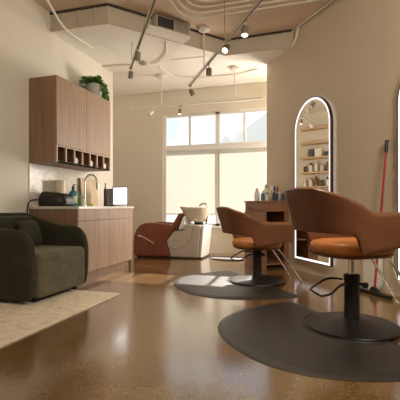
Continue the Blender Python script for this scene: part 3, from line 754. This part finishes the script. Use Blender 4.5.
tag(MB().tube(smooth_path([wallpt(2.50, .02, .75)[:], wallpt(2.50, .02, .42)[:], wallpt(2.52, .03, .28)[:], wallpt(2.60, .05, .16)[:], wallpt(2.72, .06, .10)[:], wallpt(2.86, .06, .14)[:], wallpt(3.05, .03, .16)[:]], 6), .006, 6).build('power_cord', M['whiteplastic'], smooth=60), 'white cord hanging down the angled wall right of the broom', 'cord')

# ------------------------------------------------------------------ shampoo station
def SX(px): return -3.18+(130+px/4.444-133)*.0185
def SZ(py): return .92-(190+py/4.444-206)*.0176
ss = thing('shampoo_unit', 'red brown leather wash chair joined to a grey basin unit', 'salon wash unit', (0, 0, 0))
arm = [(12, 298), (9, 250), (13, 205), (22, 180), (38, 160), (62, 149), (95, 147), (140, 150), (180, 152), (196, 165), (192, 182), (158, 228), (172, 262), (178, 298)]
arm = [(SX(a), SZ(b)) for a, b in arm]
for yy in (6.22, 6.72): MB().prof(arm, yy, yy+.13).build('arm_panel', M['redleather'], ss, bevel=.025, seg=3)
MB().prof([(SX(22), SZ(205)), (SX(150), SZ(222)), (SX(165), SZ(240)), (SX(165), SZ(295)), (SX(30), SZ(295))], 6.36, 6.71).build('seat', M['redleather'], ss, bevel=.02, seg=3)
bk = [(SX(150), SZ(225)), (SX(186), SZ(150)), (SX(214), SZ(102)), (SX(229), SZ(108)), (SX(220), SZ(135)), (SX(175), SZ(235))]
MB().prof(bk, 6.30, 6.77).build('backrest', M['redleather'], ss, bevel=.02, seg=3)
MB().tube(smooth_path([(SX(34), 6.212, SZ(205)), (SX(60), 6.210, SZ(212)), (SX(85), 6.210, SZ(226)), (SX(110), 6.212, SZ(240))], 5), .009, 8).build('recline_lever', M['chrome'], ss, 60)
sh = [(180, 298), (174, 262), (160, 228), (196, 182), (238, 182), (243, 152), (314, 156), (302, 298)]
MB().prof([(SX(a), SZ(b)) for a, b in sh], 6.25, 6.82).build('basin_cabinet', M['greyshell'], ss, bevel=.02, seg=3)
MB().tube(smooth_path([(SX(172), 6.243, SZ(256)), (SX(215), 6.242, SZ(255)), (SX(250), 6.242, SZ(236)), (SX(272), 6.242, SZ(205)), (SX(282), 6.243, SZ(165))], 6), .008, 8).build('shell_seam', M['chrome'], ss, 60)
MB().prof([(SX(304), SZ(298)), (SX(316), SZ(158)), (SX(328), SZ(158)), (SX(314), SZ(298))], 6.28, 6.80).build('rear_panel', M['whiteplastic'], ss, bevel=.01)
MB().prof([(SX(20), 0), (SX(320), 0), (SX(320), SZ(296)), (SX(20), SZ(296))], 6.28, 6.80).build('plinth', M['c_darkgrey'], ss, bevel=.006)
bcx, bcy = SX(272), 6.53
MB().lathe([(.05, 0), (.05, .06), (0, .06)], (bcx+.06, bcy, SZ(156)), 20, 1.7, 1.5).build('basin_neck', M['black'], ss, 40)
zr = SZ(78); zb = SZ(142)
bw = MB(); rows = []
for (f, z) in ((.42, zb), (.60, zb+.02), (.78, zb+.10), (.92, zb+.19), (1.0, zr-.02), (1.0, zr), (.93, zr), (.86, zr-.03), (.66, zr-.12), (.40, zr-.17), (.0, zr-.18)):
    row = []
    for i in range(32):
        a = 2*math.pi*i/32; ca = math.cos(a)
        lx = .285*f*ca+(.05*(1-f)); tilt = -.02*ca*f if z > zr-.05 else 0
        row.append((bcx+lx, bcy+.255*f*math.sin(a), z+.02*f*(-ca)))
    rows.append(row)
bw.grid(rows, close_v=True, cap=False); bw.bm.faces.new([v for v in bw.bm.verts[:32]][::-1])
bmesh.ops.remove_doubles(bw.bm, verts=bw.bm.verts[:], dist=1e-5)
bw.build('basin', M['ceramic'], ss, 50)
MB().tube(smooth_path([(SX(322), 6.5, SZ(150)), (SX(328), 6.5, SZ(90)), (SX(322), 6.5, SZ(64)), (SX(300), 6.5, SZ(62)), (SX(292), 6.5, SZ(72))], 5), .018, 8).build('tap', M['chrome'], ss, 60)
tw = MB(); out = [(233, 110), (242, 126), (240, 150), (236, 172), (226, 180), (206, 181), (216, 158), (226, 134)]; rows = []
for j in range(9):
    yv = 6.262+.46*j/8
    rows.append([(SX(a+2.5*math.sin(j*1.7+i*2.1)), yv+.008*math.sin(i*2.4), SZ(min(181, b+2.5*math.sin(j*2.3+i)))) for i, (a, b) in enumerate(out)])
tw.grid(rows, close_v=True, cap=True)
tag(tw.build('towel', M['towel'], smooth=60, sub=2, loc=(.012, 0, .002)), 'white towel bunched between the wash chair back and the basin', 'towel')

# ------------------------------------------------------------------ product shelves in the alcove (seen in the arched mirror)
shy0, shy1 = 5.55, 7.0
hts = [1.40, 1.76, 2.12, 2.48, 2.84]
lev = ['lowest', 'second lowest', 'middle', 'second highest', 'highest']
for z, nm in zip(hts, lev):
    tag(MB().box((-4.449, shy0, z-.04), (-4.20, shy1, z)).build('wall_shelf', M['shelfwood'], bevel=.003), 'pale oak wall shelf, %s of those reflected in the arched mirror' % nm, 'shelf', 'oak product shelves')
pal = [('c_white', 'black'), ('c_amber', 'black'), ('c_paper', 'c_white'), ('c_darkgrey', 'c_white'), ('c_white', 'c_grey')]
ci = 0
CN = {'c_white': 'white', 'black': 'black', 'c_amber': 'amber', 'c_paper': 'cream', 'c_darkgrey': 'dark grey', 'c_grey': 'grey'}
for z, nm in list(zip(hts, lev))[:2]:
    for i in range(10):
        bo, ca = pal[(i*3+ci) % 5]; yy = shy0+.10+i*.14
        bottle('product_bottle', '%s bottle with %s cap on the %s oak shelf in the mirror' % (CN[bo], CN[ca], nm), 'bottle', (-4.31, yy, z+.0005), .037+.005*((i*7) % 3), .19+.03*((i*5) % 3), bo, ca, .5, 'products on the %s oak shelf' % nm)
    ci += 1
z = hts[2]
for i, (yy, s_, mt_) in enumerate([(5.70, .15, 'box'), (6.55, .17, 'white'), (6.73, .13, 'darkgrey')]):
    tag(MB().box((-.06, -s_/2, 0), (.06, s_/2, .20)).build('product_box', M['c_'+mt_], bevel=.006, loc=(-4.32, yy+(.02 if mt_ != 'box' else 0), z+.0005)), '%s product box on the middle oak shelf reflected in the mirror' % {'box': 'brown', 'white': 'white', 'darkgrey': 'dark'}[mt_], 'box', 'boxes on the middle oak shelf')
for i, yy in enumerate((6.02, 6.12, 6.24, 6.38)):
    bottle('product_jar', '%s jar with %s lid on the middle oak shelf in the mirror' % (CN[pal[i % 5][0]], CN[pal[i % 5][1]]), 'jar', (-4.31, yy, z+.0005), .045, .15, pal[i % 5][0], pal[i % 5][1], .8, 'jars on the middle oak shelf')

# ------------------------------------------------------------------ light
world = bpy.data.worlds.new('world'); scene.world = world; world.use_nodes = True
nt = world.node_tree; bg = nt.nodes['Background']
tc = nt.nodes.new('ShaderNodeTexCoord'); sx = nt.nodes.new('ShaderNodeSeparateXYZ'); nt.links.new(tc.outputs['Generated'], sx.inputs[0])
nz = nt.nodes.new('ShaderNodeTexNoise'); nz.inputs['Scale'].default_value = 5; nz.inputs['Detail'].default_value = 5; nt.links.new(tc.outputs['Generated'], nz.inputs['Vector'])
cr = nt.nodes.new('ShaderNodeValToRGB'); cr.color_ramp.elements[0].position = .38; cr.color_ramp.elements[0].color = (.52, .74, 1, 1); cr.color_ramp.elements[1].position = .6; cr.color_ramp.elements[1].color = (1, .98, .94, 1)
nt.links.new(nz.outputs['Fac'], cr.inputs['Fac']); nt.links.new(cr.outputs['Color'], bg.inputs['Color']); bg.inputs['Strength'].default_value = 1.3

def light(name, kind, loc, energy, color, **kw):
    l = bpy.data.lights.new(name, kind); l.energy = energy; l.color = color
    for k_, v_ in kw.items(): setattr(l, k_, v_)
    o = bpy.data.objects.new(name, l); COL.objects.link(o); o.location = loc; return o
sun = light('sun', 'SUN', (0, 20, 10), 10.5, (1, .91, .80), angle=R_(.8))
sd = Vector((.05, -1, -.86)); sun.rotation_euler = sd.to_track_quat('-Z', 'Y').to_euler()
# added fill lights without fixtures: beside and behind the viewer, and in the alcove
def fill_at(name, loc, target, e, size, col=(1, .92, .78)):
    o = light(name, 'AREA', loc, e, col, shape='DISK', size=size)
    o.rotation_euler = (Vector(target)-Vector(loc)).to_track_quat('-Z', 'Y').to_euler()
fill_at('side_fill', (1.5, 1.2, 2.9), (-3.2, 4.6, .9), 80, 1.2)
light('rear_fill', 'POINT', (-1.0, -1.0, 2.2), 6, (1, .92, .78), shadow_soft_size=.35)
light('alcove_fill', 'POINT', (-3.85, 5.6, 2.5), 6, (1, .90, .74), shadow_soft_size=.15)
# added area light acting as daylight from the unseen end of the window
wl = light('daylight_fill', 'AREA', (-.12, BY-.01, 1.5), 125, (1, .90, .79), shape='RECTANGLE', size=.85, size_y=1.9)
wl.rotation_euler = Vector((-.75, -1, -.12)).to_track_quat('-Z', 'Y').to_euler()
# spots for the lit track lamps, plus an added nearest one without a head
for s, e in ((1.78, 38), (2.31, 45), (3.45, 60)):
    p_ = A2+u2*s
    o = light('track_spot', 'SPOT', (p_.x, p_.y, ZT-.21), e, (1, .80, .54), spot_size=R_(84), spot_blend=.8, shadow_soft_size=.04)
scene.cycles.max_bounces = 10; scene.cycles.diffuse_bounces = 6; scene.cycles.glossy_bounces = 5; scene.cycles.transmission_bounces = 6; scene.cycles.transparent_max_bounces = 8
scene.cycles.use_denoising = True
scene.cycles.sample_clamp_indirect = 8
vs = scene.view_settings
vs.view_transform = 'Standard'; vs.look = 'None'; vs.gamma = 1; vs.use_curve_mapping = False; vs.exposure = 0.0
